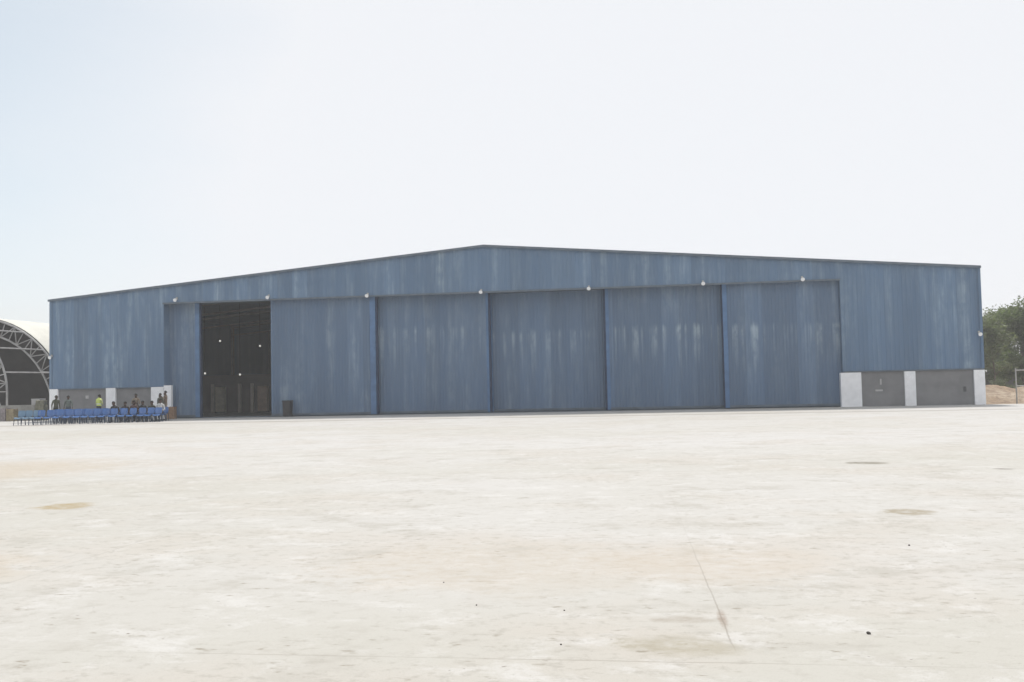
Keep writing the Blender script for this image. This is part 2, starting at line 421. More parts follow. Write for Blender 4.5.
# ------------------------------------------------------------------ things inside the hangar
def cabinet(name, u, v, wd, h, m, label):
    e = empty(name, W(u, v), YAW, label=label, cat='cabinet')
    mb = MB(); mb.box(-wd/2, wd/2, -.22, .22, .06, h); mb.build('body', m, e, bevel=.01)
    for s in (-1, 1): mb = MB(); mb.box(min(s*.01, s*(wd/2-.02)), max(s*.01, s*(wd/2-.02)), -.245, -.222, .1, h-.04); mb.build('door', m, e, bevel=.005)
    for x in (-1, 1):
        mb = MB(); mb.box(x*(wd/2-.05)-.03, x*(wd/2-.05)+.03, -.2, .2, 0, .058); mb.build('foot', M['black'], e)
cabinet('metal_cabinet', 5.05, 14.6, .74, 2.05, M['cabinet'], 'tall greenish beige cabinet standing in the dark open hangar doorway')
cabinet('wooden_cabinet', 8.62, 14.6, .80, 2.05, M['brown_cab'], 'tall brown cabinet deep in the doorway near its right edge')
lampm = NT('lit_lamp'); lampm.b.inputs['Emission Color'].default_value = (1,.97,.92,1); lampm.b.inputs['Emission Strength'].default_value = .75
for u, z, v, lab in ((6.24,5.59,12,'small lit hanging lamp, upper left one inside the dark doorway'), (9.48,5.12,12,'small lit hanging lamp, upper right one inside the dark doorway'),
                (4.99,3.11,12,'small lit hanging lamp, lower left one beside the open door edge'), (7.84,2.96,12,'small lit hanging lamp, lower middle one inside the dark doorway')):
    e = empty('hanging_lamp', W(u,v,z), YAW, label=lab, cat='lamp', group='lamps hanging inside the hangar')
    mb = MB(); mb.tube([(0,0,.1),(0,0,roof_z(u)-.05-z)], .012, 5); mb.build('cord', M['black'], e)
    bm = bmesh.new(); bmesh.ops.create_uvsphere(bm, u_segments=12, v_segments=8, radius=.075); me = bpy.data.meshes.new('bulb'); bm.to_mesh(me); bm.free()
    me.materials.append(lampm.mat); o = bpy.data.objects.new('bulb', me); COL.objects.link(o); o.parent = e
    mb = MB(); mb.tube([(0,0,.09),(0,0,.2)], [.07,.03], 10); mb.build('lamp_cap', M['black'], e)

# dark bin against the second leaf
bn = empty('waste_bin', W(16.42,-.28), YAW, label='dark upright bin standing against the closed hangar door', cat='bin')
mb = MB(); t0, b0 = .26, .22
mb.add([(-b0,-b0,.05),(b0,-b0,.05),(b0,b0,.05),(-b0,b0,.05),(-t0,-t0,.95),(t0,-t0,.95),(t0,t0,.95),(-t0,t0,.95)],
       [(0,3,2,1),(4,5,6,7),(0,1,5,4),(1,2,6,5),(2,3,7,6),(3,0,4,7)]); mb.build('body', M['black'], bn, bevel=.02)
mb = MB(); mb.box(-.28,.28,-.29,.27,.955,1.03); mb.build('lid', M['black'], bn, bevel=.02)
for s in (-1,1):
    mb = MB(); mb.tube([(s*.20,.2,.06),(s*.26,.2,.06)], .06, 12); mb.build('wheel', M['black'], bn)

# ------------------------------------------------------------------ fabric shelter on the left
TC = (-13.05, 10.0)          # arch centre in hangar frame (u), front arch depth (v)
def arch_pts(rx, rz, stilt, v, n=28, lo=0.0, hi=math.pi):
    return [Vector((TC[0]+rx*math.cos(lo+(hi-lo)*i/n), v, stilt+rz*math.sin(lo+(hi-lo)*i/n))) for i in range(n+1)]
tent = empty('fabric_shelter', HL, YAW, label='arched tent hangar with cream fabric cover and open steel truss frame', cat='shelter')
def truss_arch(rx, rz, stilt, v, depth=1.15):
    o = arch_pts(rx, rz, stilt, v); i_ = arch_pts(rx-depth, rz-depth, stilt, v)
    if stilt: o = [Vector((o[0].x,v,0))]+o+[Vector((o[-1].x,v,0))]; i_ = [Vector((i_[0].x,v,0))]+i_+[Vector((i_[-1].x,v,0))]
    mb = MB(); mb.tube(o, .075, 8); mb.tube(i_, .075, 8)
    for k in range(len(o)-1):
        mb.tube([o[k], i_[k]], .04, 6)
        mb.tube([i_[k], o[k+1]] if k % 2 else [o[k], i_[k+1]], .04, 6)
    mb.build('truss_arch', M['galv'], tent, smooth=True)
TR = 7.8
truss_arch(TR, TR, 0, TC[1]); truss_arch(TR, TR, 0, TC[1]+9); truss_arch(TR, TR, 0, TC[1]+18)
truss_arch(6.5, 5.7, 2.0, TC[1]-5.2, 1.0)
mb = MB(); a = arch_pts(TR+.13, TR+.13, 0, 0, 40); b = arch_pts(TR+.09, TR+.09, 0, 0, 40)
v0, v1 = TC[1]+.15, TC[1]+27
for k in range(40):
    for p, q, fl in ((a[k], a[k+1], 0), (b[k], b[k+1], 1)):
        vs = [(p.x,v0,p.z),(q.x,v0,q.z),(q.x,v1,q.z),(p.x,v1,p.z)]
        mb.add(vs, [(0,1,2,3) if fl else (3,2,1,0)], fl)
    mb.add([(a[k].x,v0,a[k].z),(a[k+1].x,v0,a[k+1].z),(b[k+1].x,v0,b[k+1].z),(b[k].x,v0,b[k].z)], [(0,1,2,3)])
mb.build('fabric_cover', [M['tarp'], M['shade_tarp']], tent)
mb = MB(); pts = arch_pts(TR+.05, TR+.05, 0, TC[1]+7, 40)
mb.add(pts+[Vector((p.x, p.y+.05, p.z)) for p in pts], [tuple(range(41)), tuple(range(81,40,-1))]); mb.build('shade_sheet', M['shade_tarp'], tent)  # dark sheet added behind the front arch to paint the interior gloom
for z in (3.4, 5.2, 6.6, 7.5):
    for sg in (-1, 1):
        un = TC[0] + sg*6.5*(1 if z < 2 else math.sqrt(max(0, 1-((z-2.0)/5.7)**2))); uf = TC[0] + sg*math.sqrt(TR*TR-z*z)
        mb = MB(); mb.tube([(un, TC[1]-5.2, z), (uf, TC[1], z)], .06, 6); mb.build('purlin', M['galv'], tent)

# low wall, blocks and boxes in front of the shelter
def wpx(name, m, u0, u1, v0, v1, z1, label, cat, bevel=.02, group=None):
    c = ((u0+u1)/2, (v0+v1)/2)
    mb = MB(); mb.box(u0-c[0], u1-c[0], v0-c[1], v1-c[1], 0, z1)
    return props(mb.build(name, m, loc=W(c[0], c[1]), rz=YAW, bevel=bevel), label, cat, group)
lw = MB(); x = -9.1
while x < -2.6:
    lw.box(x, x+.975, -.12, .12, .0, .97); lw.box(x-.01, x+.99, -.14, .14, .972, 1.05); x += 1.0
props(lw.build('low_wall', M['block'], loc=W(0, 1.6), rz=YAW), 'low weathered grey block wall below the tent hangar', 'wall')
def crate(u, v, w_, d_, h, m, label):
    e = empty('crate', W(u, v), YAW+random.uniform(-.1,.1), label=label, cat='crate')
    mb = MB(); mb.box(-w_/2+.02, w_/2-.02, -d_/2+.02, d_/2-.02, .03, h-.03); mb.build('box', m, e)
    mb = MB()
    for k in range(4):
        z = .03+k*(h-.06)/4
        for y0 in (-d_/2, d_/2-.018):
            mb = MB(); mb.box(-w_/2, w_/2, y0, y0+.018, z, z+(h-.06)/4-.02); mb.build('slat', m, e)
    for sx in (-1,1):
        for sy in (-1,1): mb = MB(); mb.box(sx*(w_/2-.03)-.03, sx*(w_/2-.03)+.03, sy*(d_/2+.01)-.012, sy*(d_/2+.01)+.012, 0, h); mb.build('batten', m, e)
crate(-3.74, .6, .56, .5, .90, M['mauve'], 'mauve grey crate before the low wall at the far left')
crate(-3.14, .6, .5, .45, .84, M['ochre'], 'ochre yellow crate before the low wall near the faded chairs')
crate(9.03, -1.0, .44, .42, .80, M['wood'], 'brown wooden crate standing beside the man in tan at the pier')
bt = MB(); bt.box(-.32,.32,-.3,.3,0,1.4); bt.box(-.34,.34,-.32,.32,1.402,1.46)
props(bt.build('concrete_block', M['pale_block'], loc=W(-2.40, 2.3), rz=YAW, bevel=.015), 'pale grey block rising behind the low wall', 'block')
# olive canvas-covered load: lumpy mesh
bm = bmesh.new(); bmesh.ops.create_cube(bm, size=1); bmesh.ops.subdivide_edges(bm, edges=list(bm.edges), cuts=5, use_grid_fill=True)
for vv in bm.verts:
    p = vv.co; k = .18*max(0, p.z+.1)
    n_ = mnoise.noise(p*4)*.07
    p.x = p.x*(.62-k)+n_; p.y = p.y*(.62-k)+n_; p.z = (p.z+.5)*1.33+(n_ if p.z > -.45 else 0)
me = bpy.data.meshes.new('canvas_bundle'); bm.to_mesh(me); bm.free(); me.materials.append(M['olive'])
o = bpy.data.objects.new('canvas_bundle', me); COL.objects.link(o); o.location = W(-1.62, 1.5)
props(o, 'olive beige canvas covered bundle beside the hangar corner', 'bundle')

# ------------------------------------------------------------------ chairs
def shell(name, prof, widths, th, mat, parent, bulge=0.0):
    """a curved moulded panel: profile (y, z) swept across x, with thickness"""
    NX = 8; n = len(prof); mb = MB(); top, bot = [], []
    for i, ((y, z), wd) in enumerate(zip(prof, widths)):
        a = prof[max(i-1,0)]; b = prof[min(i+1,n-1)]; t = Vector((b[0]-a[0], b[1]-a[1])).normalized(); nr = (-t.y, t.x)
        for k in range(NX+1):
            s = 2*k/NX-1; dish = .018*(1-s*s)
            for L, off in ((top, -dish), (bot, -dish-th)):
                L.append((s*wd, y+nr[0]*off-(bulge*(1-s*s) if i < 5 else 0)*(1-i/5), z+nr[1]*off))
    vs = top+bot; o2 = len(top); fs = []
    for i in range(n-1):
        for k in range(NX):
            q = (i*(NX+1)+k, i*(NX+1)+k+1, (i+1)*(NX+1)+k+1, (i+1)*(NX+1)+k)
            fs.append(q); fs.append(tuple(o2+x for x in reversed(q)))
    for i in range(n-1):
        for k in (0, NX):
            a, b = i*(NX+1)+k, (i+1)*(NX+1)+k; fs.append((a, b, o2+b, o2+a))
    for i in (0, n-1):
        for k in range(NX):
            a, b = i*(NX+1)+k, i*(NX+1)+k+1; fs.append((a, b, o2+b, o2+a))
    mb.add(vs, fs); o = mb.build(name, mat, parent, smooth=True)
    bm = bmesh.new(); bm.from_mesh(o.data); bmesh.ops.recalc_face_normals(bm, faces=bm.faces); bm.to_mesh(o.data); bm.free()
    return o
def make_chair(m):
    e = empty('plastic_chair', (0,0,0))
    shell('seat', [(-.25,.355),(-.248,.385),(-.238,.412),(-.218,.435),(-.19,.450),(-.15,.456),(-.05,.45),(.08,.44),(.17,.435),(.215,.44)], [.185,.195,.205,.212,.217,.22,.22,.21,.205,.20], .014, m, e, .07)
    shell('backrest', [(.222,.45),(.232,.50),(.245,.58),(.262,.68),(.28,.76),(.292,.81),(.296,.835)], [.19,.20,.205,.21,.205,.185,.15], .014, m, e)
    for sx in (-1,1):
        mb = MB(); mb.tube([(sx*.185,-.19,.44),(sx*.215,-.235,0)], [.026,.018], 8); mb.build('leg', M['chair_leg'], e)
        mb = MB(); mb.tube([(sx*.175,.205,.50),(sx*.195,.205,.42),(sx*.215,.27,0)], [.022,.026,.018], 8); mb.build('leg', M['chair_leg'], e)
    return e
blue0 = make_chair(M['chair']); faded0 = make_chair(M['chair_faded'])
used = set()
def put_chair(proto, loc, rz, label, group):
    o = proto if proto.name not in used else copy_tree(proto)
    used.add(o.name); o.location = loc; o.rotation_euler = (0,0,rz)
    props(o, label, 'chair', group); return o
ords = ['first','second','third','fourth','fifth','sixth','seventh','eighth','ninth','tenth','eleventh','twelfth','thirteenth','fourteenth','fifteenth']
front_x = []
def row_xy(px, Y):      # a spot Y metres ahead, on the sight line of measured bearing
    return Vector(((px-512)/960*Y*1.0, Y, 0))
NF = 14
for i in range(NF):
    p = Vector((-27.02 + i*.492 + random.uniform(-.03,.03), 54.85 + i*.075 + random.uniform(-.12,.10), 0))
    front_x.append(p)
    lab = 'blue plastic chair in the front row, %s from the left end' % ords[i] if i < 7 else 'blue plastic chair in the front row, %s from the right end' % ords[NF-1-i]
    if i == 0: lab = 'blue plastic chair at the front row left end, beside the faded chairs'
    if i == NF-1: lab = 'blue plastic chair at the front row right end, nearest the brown crate'
    put_chair(blue0, p, random.uniform(-.16,.16), lab, 'blue chairs in the front row')
for i, lab in enumerate(('faded grey blue chair at the far left end of the seating', 'faded grey blue chair in the middle of the three pale ones', 'faded grey blue chair right beside the bright blue chairs')):
    put_chair(faded0, (-28.12+i*.40, 54.75+i*.05, 0), random.uniform(-.06,.06), lab, 'faded chairs at the left end')
back = []
for i in range(13):
    p = Vector((-26.75 + i*.492 + random.uniform(-.02,.02), 55.95 + i*.075 + random.uniform(-.05,.05), 0)); back.append(p)
    lab = 'blue plastic chair in the middle row, %s from the %s end' % ((ords[i], 'left') if i < 7 else (ords[12-i], 'right'))
    put_chair(blue0, p, random.uniform(-.14,.14), lab, 'blue chairs in the middle row')

for i in range(13):
    p = Vector((-26.95 + i*.50 + random.uniform(-.04,.04), 57.0 + i*.05 + random.uniform(-.05,.05), 0))
    lab = 'blue plastic chair in the rear row nearest the hangar, %s from the %s end' % ((ords[i], 'left') if i < 7 else (ords[12-i], 'right'))
    put_chair(blue0, p, random.uniform(-.14,.14), lab, 'blue chairs in the rear row')

# ------------------------------------------------------------------ people
def person(loc, rz, label, shirt, trousers, skin=(.085,.05,.035), hair=(.012,.011,.010), h=1.70, seated=False, vest=None, cap=None, sleeves='short', lean=0.0, arms='down', shoes=(.03,.028,.026)):
    e = empty('person', loc, rz, label=label, cat='person')
    s = h/1.72
    V, E, RD, TAGS = [], [], [], []
    def add(p, r, par, tag):
        V.append(Vector(p)); RD.append(r if isinstance(r, tuple) else (r, r)); TAGS.append(tag)
        if par is not None: E.append((par, len(V)-1))
        return len(V)-1
    up = .0 if not seated else -.47
    L = lambda y, z: (y - math.sin(lean)*(z-.95), z)       # forward lean above the hip
    def P(x, y, z): y2, z2 = L(y, z); return (x, y2, z2+up)
    pel = add(P(0,0,.97), (.155,.115), None, 'trousers')
    wai = add(P(0,0,1.10), (.14,.105), pel, 'shirt')
    che = add(P(0,.005,1.28), (.165,.12), wai, 'shirt')
    nb = add(P(0,.01,1.43), (.11,.085), che, 'shirt')
    nk = add(P(0,0,1.50), .055, nb, 'skin')
    jw = add(P(0,-.02,1.555), (.066,.072), nk, 'skin')
    hd = add(P(0,-.005,1.635), (.078,.095), jw, 'skin')
    add(P(0,0,1.70), (.055,.065), hd, 'skin')
    add(P(0,-.115,1.595), .013, jw, 'skin')                # nose
    for sx in (-1,1): add(P(sx*.092,.005,1.60), .014, hd, 'skin')   # ears
    upper = 'shirt'; fore = 'shirt' if sleeves == 'long' else 'skin'
    for sx in (-1,1):
        sh = add(P(sx*.185,.01,1.40), (.065,.065), nb, upper)
        if arms == 'down': el, wr, dn = P(sx*.245,.03,1.12), P(sx*.26,-.05,.88), Vector((0,-.15,-1))
        elif arms == 'lap': el, wr, dn = P(sx*.26,-.02,1.14), P(sx*.14,-.27,1.06), Vector((-sx*.4,-1,-.2))
        elif arms == 'raised': el, wr, dn = (P(sx*.28,-.06,1.2), P(sx*.20,-.24,1.36), Vector((-sx*.5,-.5,.7))) if sx > 0 else (P(sx*.245,.03,1.12), P(sx*.26,-.05,.88), Vector((0,-.15,-1)))
        else: el, wr, dn = P(sx*.27,-.03,1.13), P(sx*.10,-.22,1.16), Vector((-sx*.9,-.4,.1))     # folded
        ei = add(el, .046, sh, upper if sleeves != 'none' else 'skin'); wi = add(wr, .030, ei, fore)
        dn.normalize(); wv = Vector(wr); pm = add(wv+dn*.06, (.040,.022), wi, 'skin')
        side = dn.cross(Vector((0,1,.3))).normalized()
        for k, (off, ln) in enumerate(((-.030,.07),(-.010,.082),(.011,.076),(.031,.058))):
            b = wv+dn*.095+side*off
            f1 = add(b, .0095, pm, 'skin'); f2 = add(b+dn*ln*.5+Vector((0,-.008,0)), .009, f1, 'skin'); add(b+dn*ln*.9+Vector((0,-.026,0)), .008, f2, 'skin')
        t1 = add(wv+dn*.05-side*.042+Vector((0,-.015,0)), .011, pm, 'skin'); add(wv+dn*.085-side*.052+Vector((0,-.03,0)), .010, t1, 'skin')
        hp = add((sx*.095,0,.90+up), (.095,.10), pel, 'trousers')
        if seated:
            kn = add((sx*.13,-.43,.96+up), .066, hp, 'trousers'); an = add((sx*.13,-.40,.10), .045, kn, 'trousers')
        else:
            kn = add((sx*.105,-.02,.50), .064, hp, 'trousers'); an = add((sx*.115,.03,.10), .045, kn, 'trousers')
        ax = V[an]; he = add((ax.x, ax.y+.03, .045), .042, an, 'shoe'); add((ax.x+sx*.02, ax.y-.17, .035), (.042,.03), he, 'shoe')
    me = bpy.data.meshes.new('tmp'); me.from_pydata([v*s for v in V], E, [])
    o = bpy.data.objects.new('tmp', me); COL.objects.link(o)
    sk = o.modifiers.new('s', 'SKIN')
    for i, r in enumerate(RD): me.skin_vertices[0].data[i].radius = (r[0]*s, r[1]*s)
    for d in me.skin_vertices[0].data: d.use_root = False
    me.skin_vertices[0].data[0].use_root = True
    sb = o.modifiers.new('d', 'SUBSURF'); sb.levels = 1; sb.render_levels = 1
    dg = bpy.context.evaluated_depsgraph_get()
    m2 = bpy.data.meshes.new_from_object(o.evaluated_get(dg)); bpy.data.objects.remove(o)
    mats = {'skin': simple('skin', skin, .55, .08), 'shirt': simple('shirt', shirt, .9, .3, 9), 'trousers': simple('trousers', trousers, .9, .25, 9), 'shoe': simple('shoe', shoes, .6, .1)}
    order = ['skin','shirt','trousers','shoe']
    m2.materials.clear()
    for k in order: m2.materials.append(mats[k])
    segs = []
    for a, b in E: segs.append((V[a]*s, V[b]*s, TAGS[b] if TAGS[a] != 'shirt' or TAGS[b] == 'shirt' or TAGS[b] == 'skin' else TAGS[b]))
    torso = []
    for p in m2.polygons:
        p.use_smooth = True; c = p.center; best, bt_ = 9, 'skin'
        for i, v in enumerate(V):
            d = (c-v*s).length - max(RD[i])*s*.9
            if d < best: best, bt_ = d, TAGS[i]
        p.material_index = order.index(bt_)
        if bt_ == 'shirt' and abs(c.x) < .2*s: torso.append(p.index)
    body = bpy.data.objects.new('body', m2); COL.objects.link(body); body.parent = e
    if vest:
        mb = MB()
        for i in torso:
            p = m2.polygons[i]; mb.add([m2.vertices[k].co + m2.vertices[k].normal*.016 for k in p.vertices], [tuple(range(len(p.vertices)))])
        t = NT('hi_vis'); v_ = t.coord(); sp = t.n('ShaderNodeSeparateXYZ'); t.l(v_, sp.inputs[0])
        band = t.math('LESS_THAN', t.math('ABSOLUTE', t.math('SUBTRACT', sp.outputs['Z'], 1.15*s+up)), .025)
        t.l(t.mix(band, vest, (.7,.7,.7)), t.b.inputs['Base Color'])
        mb.build('vest', t.mat, e, smooth=True)
    hc = P(0,.008,1.655)
    bm = bmesh.new(); bmesh.ops.create_uvsphere(bm, u_segments=14, v_segments=9, radius=.108*s)
    bmesh.ops.delete(bm, geom=[v for v in bm.verts if v.co.z < -.035*s or (v.co.y < -.05*s and v.co.z < .03*s)], context='VERTS')
    for v in bm.verts: v.co.x *= .88; v.co.y *= 1.0
    hm = bpy.data.meshes.new('hair'); bm.to_mesh(hm); bm.free()
    hm.materials.append(simple('hair', cap or hair, .9, .2))
    ho = bpy.data.objects.new('cap' if cap else 'hair', hm); COL.objects.link(ho); ho.parent = e; ho.location = Vector(hc)*s
    if cap:
        mb = MB(); mb.add([(-.07*s,-.08*s,.0),(.07*s,-.08*s,.0),(.05*s,-.19*s,-.02),(-.05*s,-.19*s,-.02),(-.07*s,-.08*s,.012),(.07*s,-.08*s,.012),(.05*s,-.19*s,-.01),(-.05*s,-.19*s,-.01)],
                          [(0,1,2,3),(7,6,5,4),(0,4,5,1),(1,5,6,2),(2,6,7,3),(3,7,4,0)]); mb.build('cap_brim', hm.materials[0], ho)
    return e
G = 960.0
OL = (.075,.078,.050); BR = (.12,.085,.062)
person((-27.65,58.1,0), .9, 'man in dark olive clothes standing in front of the white corner pier', OL, (.05,.05,.04), h=1.63, cap=(.04,.042,.03), sleeves='long', lean=.12)
person((-27.12,58.6,0), .2, 'man in grey green shirt standing beyond the chairs at the left plinth', (.13,.155,.14), (.06,.07,.085), h=1.60)
person((-24.9,57.75,0), 2.75, 'person in a yellow high visibility vest standing behind the chairs', (.42,.44,.20), (.05,.055,.06), h=1.63, vest=(.62,.70,.16), lean=.1, arms='folded')
person((-22.75,58.0,0), .0, 'person in beige brown top with pale collar standing behind the chair rows', (.25,.20,.15), (.07,.06,.055), h=1.63, lean=.06, arms='folded')
person((-21.45,58.4,0), -.5, 'man in dark olive uniform standing next to the white pier', (.085,.085,.062), (.08,.078,.058), h=1.62, sleeves='long')
person((-21.35,59.0,0), -.9, 'man in tan camouflage standing tallest beside the brown crate', (.21,.155,.11), (.26,.215,.165), h=1.76, sleeves='long', arms='raised')
def seat_person(i, label, shirt, trou, **k):
    p = back[i]; person(Vector((p.x, p.y-.02, 0)), random.uniform(-.1,.1), label, shirt, trou, seated=True, arms='lap', **k)
seat_person(8, 'seated man in dark brown top, sitting upright left of the maroon shirt', (.055,.045,.042), (.04,.04,.045), h=1.62)
seat_person(7, 'man in black top bending low over the middle row between the grey bays', (.04,.038,.038), (.04,.04,.045), h=1.66, lean=.55)
seat_person(9, 'seated person in maroon brown shirt beside the man in beige', (.10,.06,.052), (.04,.04,.045), h=1.70)
seat_person(10, 'seated man in black top in the middle row near the right end', (.03,.032,.034), (.04,.04,.045), h=1.66)
seat_person(11, 'seated man in dark olive top close to the man in white', (.06,.062,.045), (.05,.05,.04), h=1.64)
seat_person(12, 'man in white shirt sitting at the right end of the middle row', (.58,.58,.57), (.03,.03,.035), h=1.78)

# ------------------------------------------------------------------ trees, mound, fence on the right
def tree(loc, H, rad, label, leaf, seed, n_leaf=9000, low=.18, sparse=1.0, trunk_r=.16, lsz=.15):
    rnd = random.Random(seed)
    e = empty('tree', loc, rnd.uniform(0,6), label=label, cat='tree', group='trees beyond the hangar')
    tk = MB(); tops = []
    base = [Vector((0,0,-.15))]; d = Vector((rnd.uniform(-.06,.06), rnd.uniform(-.06,.06), 1))
    n = 7
    for k in range(1, n+1):
        base.append(Vector((d.x*H*.8*k/n + rnd.uniform(-.1,.1), d.y*H*.8*k/n + rnd.uniform(-.1,.1), H*.85*k/n)))
    tk.tube(base, [trunk_r*(1-.85*k/n) for k in range(n+1)], 8)
    clumps = []
    for k in range(18):
        f = rnd.uniform(low, .92); p0 = base[0].lerp(base[-1], f) if False else base[min(int(f*n), n-1)].lerp(base[min(int(f*n)+1, n)], f*n-int(f*n))
        an = rnd.uniform(0, 2*math.pi); reach = rad*(1.1-abs(f-.45)*1.2)*rnd.uniform(.5,1.1)
        p2 = p0 + Vector((math.cos(an)*reach, math.sin(an)*reach, reach*rnd.uniform(.05,.75)))
        p1 = p0.lerp(p2, .5) + Vector((0,0,rnd.uniform(-.1,.25)))
        r0 = trunk_r*.42*(1-f*.6)
        tk.tube([p0, p1, p2], [r0, r0*.6, r0*.2], 6)
        clumps += [(p2, rnd.uniform(.45,.85)*rad*.42), (p1, rnd.uniform(.3,.6)*rad*.40)]
        for j in range(2):
            q = p1 + Vector((rnd.uniform(-1,1), rnd.uniform(-1,1), rnd.uniform(-.3,.8)))*rad*.4
            tk.tube([p1, q], [r0*.4, r0*.12], 5); clumps.append((q, rnd.uniform(.3,.6)*rad*.40))
    clumps.append((base[-1]+Vector((0,0,H*.05)), rad*.32))
    tk.build('trunk', M['bark'], e, smooth=True)
    cr = MB(); tot = sum(c[1]**2 for c in clumps)
    for c, r in clumps:
        for _ in range(int(n_leaf*sparse*r*r/tot)):
            g3 = Vector((rnd.gauss(0,1), rnd.gauss(0,1), rnd.gauss(0,.72)))
            if g3.length > 1.9: g3 *= 1.9/g3.length
            p = c + g3*r*.6
            if p.z < .25: continue
            a = Vector((rnd.gauss(0,1), rnd.gauss(0,1), rnd.gauss(0,.6))).normalized()
            b = a.cross(Vector((rnd.gauss(0,1), rnd.gauss(0,1), rnd.gauss(0,1)))).normalized()
            sz = lsz*rnd.uniform(.6,1.3)
            cr.add([p-a*sz, p-b*sz*.42, p+a*sz, p+b*sz*.42], [(0,1,2,3)])
    cr.build('crown', leaf, e)
    return e
tree((41.0, 82.0, -.1), 7.3, 1.8, 'thin wispy tree showing sky gaps against the hangar edge', M['leaf_b'], 3, 3600, .25, .8, .11)
tree((45.9, 86.5, -.1), 8.7, 3.0, 'broad dark green tree with a rounded crown right of the wispy one', M['leaf_a'], 8, 15000, .12, 1, .2)
tree((50.2, 87.5, -.1), 9.5, 3.6, 'tallest tree at the right edge of the view', M['leaf_c'], 14, 15000, .12, 1, .22)
tree((47.5, 93.0, -.1), 8.4, 3.4, 'greyish green tree standing farther back between the two larger trees', M['leaf_b'], 21, 11000, .1, 1, .2)
tree((50.6, 98.5, -.1), 8.8, 3.6, 'olive green tree seen through the gaps of the nearer trees', M['leaf_c'], 41, 9000, .08, 1, .2)
tree((55.5, 92.0, -.1), 9.4, 3.6, 'big tree beyond the right edge of the view', M['leaf_a'], 33, 9000, .12, 1, .2)
def shrub(loc, H, seed, label):
    rnd = random.Random(seed); e = empty('shrub', loc, 0, label=label, cat='shrub')
    st, lf = MB(), MB()
    for k in range(9):
        an = rnd.uniform(0,6.28); tp = Vector((math.cos(an)*H*.35, math.sin(an)*H*.35, H*rnd.uniform(.6,1)))
        st.tube([(0,0,-.1), tp*.5+Vector((0,0,.1)), tp], [.02,.014,.006], 5)
        for _ in range(90):
            p = tp*rnd.uniform(.3,1.05)+Vector((rnd.gauss(0,.12), rnd.gauss(0,.12), rnd.gauss(0,.12)))
            a = Vector((rnd.gauss(0,1),rnd.gauss(0,1),rnd.gauss(0,1))).normalized(); b = a.orthogonal().normalized(); sz = .06
            lf.add([p-a*sz, p-b*sz*.5, p+a*sz, p+b*sz*.5], [(0,1,2,3)])
    st.build('stem', M['bark'], e); lf.build('foliage', M['leaf_b'], e)
shrub((35.1, 69.5, .25), 1.25, 5, 'small green shrub on the earth bank beside the hangar corner')

shrub((36.9, 68.4, .45), .8, 9, 'low scrubby bush on top of the earth bank left of the pipe fence')
shrub((34.6, 66.8, .35), .55, 12, 'small tuft growing on the earth bank closest to the hangar')
# earth bank
bm = bmesh.new(); NX, NY = 70, 26
grid = []
for j in range(NY+1):
    rowv = []
    for i in range(NX+1):
        x = 28.6 + 34*i/NX; y = 60.5 + 13*j/NY
        ex = max(0.0, min(1, (x-28.6)/2.0)*min(1, (62.6-x)/4.0)); ey = max(0.0, math.sin(math.pi*j/NY))**.7
        n1 = mnoise.noise(Vector((x*.35, y*.35, 2)))*.5+.5; n2 = mnoise.noise(Vector((x*1.6, y*1.6, 7)))*.5; n3 = mnoise.noise(Vector((x*4, y*4, 3)))*.5
        z = -.16 + ex*ey*(.50+.75*n1+.42*n2+.26*n3)
        rowv.append(bm.verts.new((x, y, z)))
    grid.append(rowv)
for j in range(NY):
    for i in range(NX): bm.faces.new((grid[j][i], grid[j][i+1], grid[j+1][i+1], grid[j+1][i]))
me = bpy.data.meshes.new('earth_bank'); bm.to_mesh(me); bm.free(); me.materials.append(M['earth'])
for p in me.polygons: p.use_smooth = True
o = bpy.data.objects.new('earth_bank', me); COL.objects.link(o); props(o, kind='structure')

# pipe fence frame at the right edge
fn = empty('pipe_fence', (30.35, 58.0, -.12), R(-4), label='pale pipe fence frame with mesh at the right edge', cat='fence')
for k in range(5):
    mb = MB(); mb.tube([(k*2.4,0,-.1),(k*2.4,0,2.18)], .045, 8); mb.build('post', M['galv_light'], fn)
for z in (2.05, 1.10):
    mb = MB(); mb.tube([(0,0,z),(9.6,0,z)], .035, 8); mb.build('rail', M['galv_light'], fn)
mb = MB()
for k in range(64):
    x = k*.15; mb.tube([(x,-.02,.1),(x,-.02,1.1)], .004, 3)
for k in range(7): mb.tube([(0,-.02,.12+k*.15),(9.6,-.02,.12+k*.15)], .004, 3)
mb.build('wire_mesh', M['galv'], fn)
bw = MB(); x = 0
while x < 40: bw.box(x, x+2.96, -.1, .1, -.1, 2.1); bw.box(x+2.92, x+3.2, -.16, .16, -.1, 2.25); x += 3.0
props(bw.build('boundary_wall', M['plinth'], loc=(36.0, 97.0, -.1), rz=R(-5)), 'grey boundary wall half hidden behind the trees', 'wall')

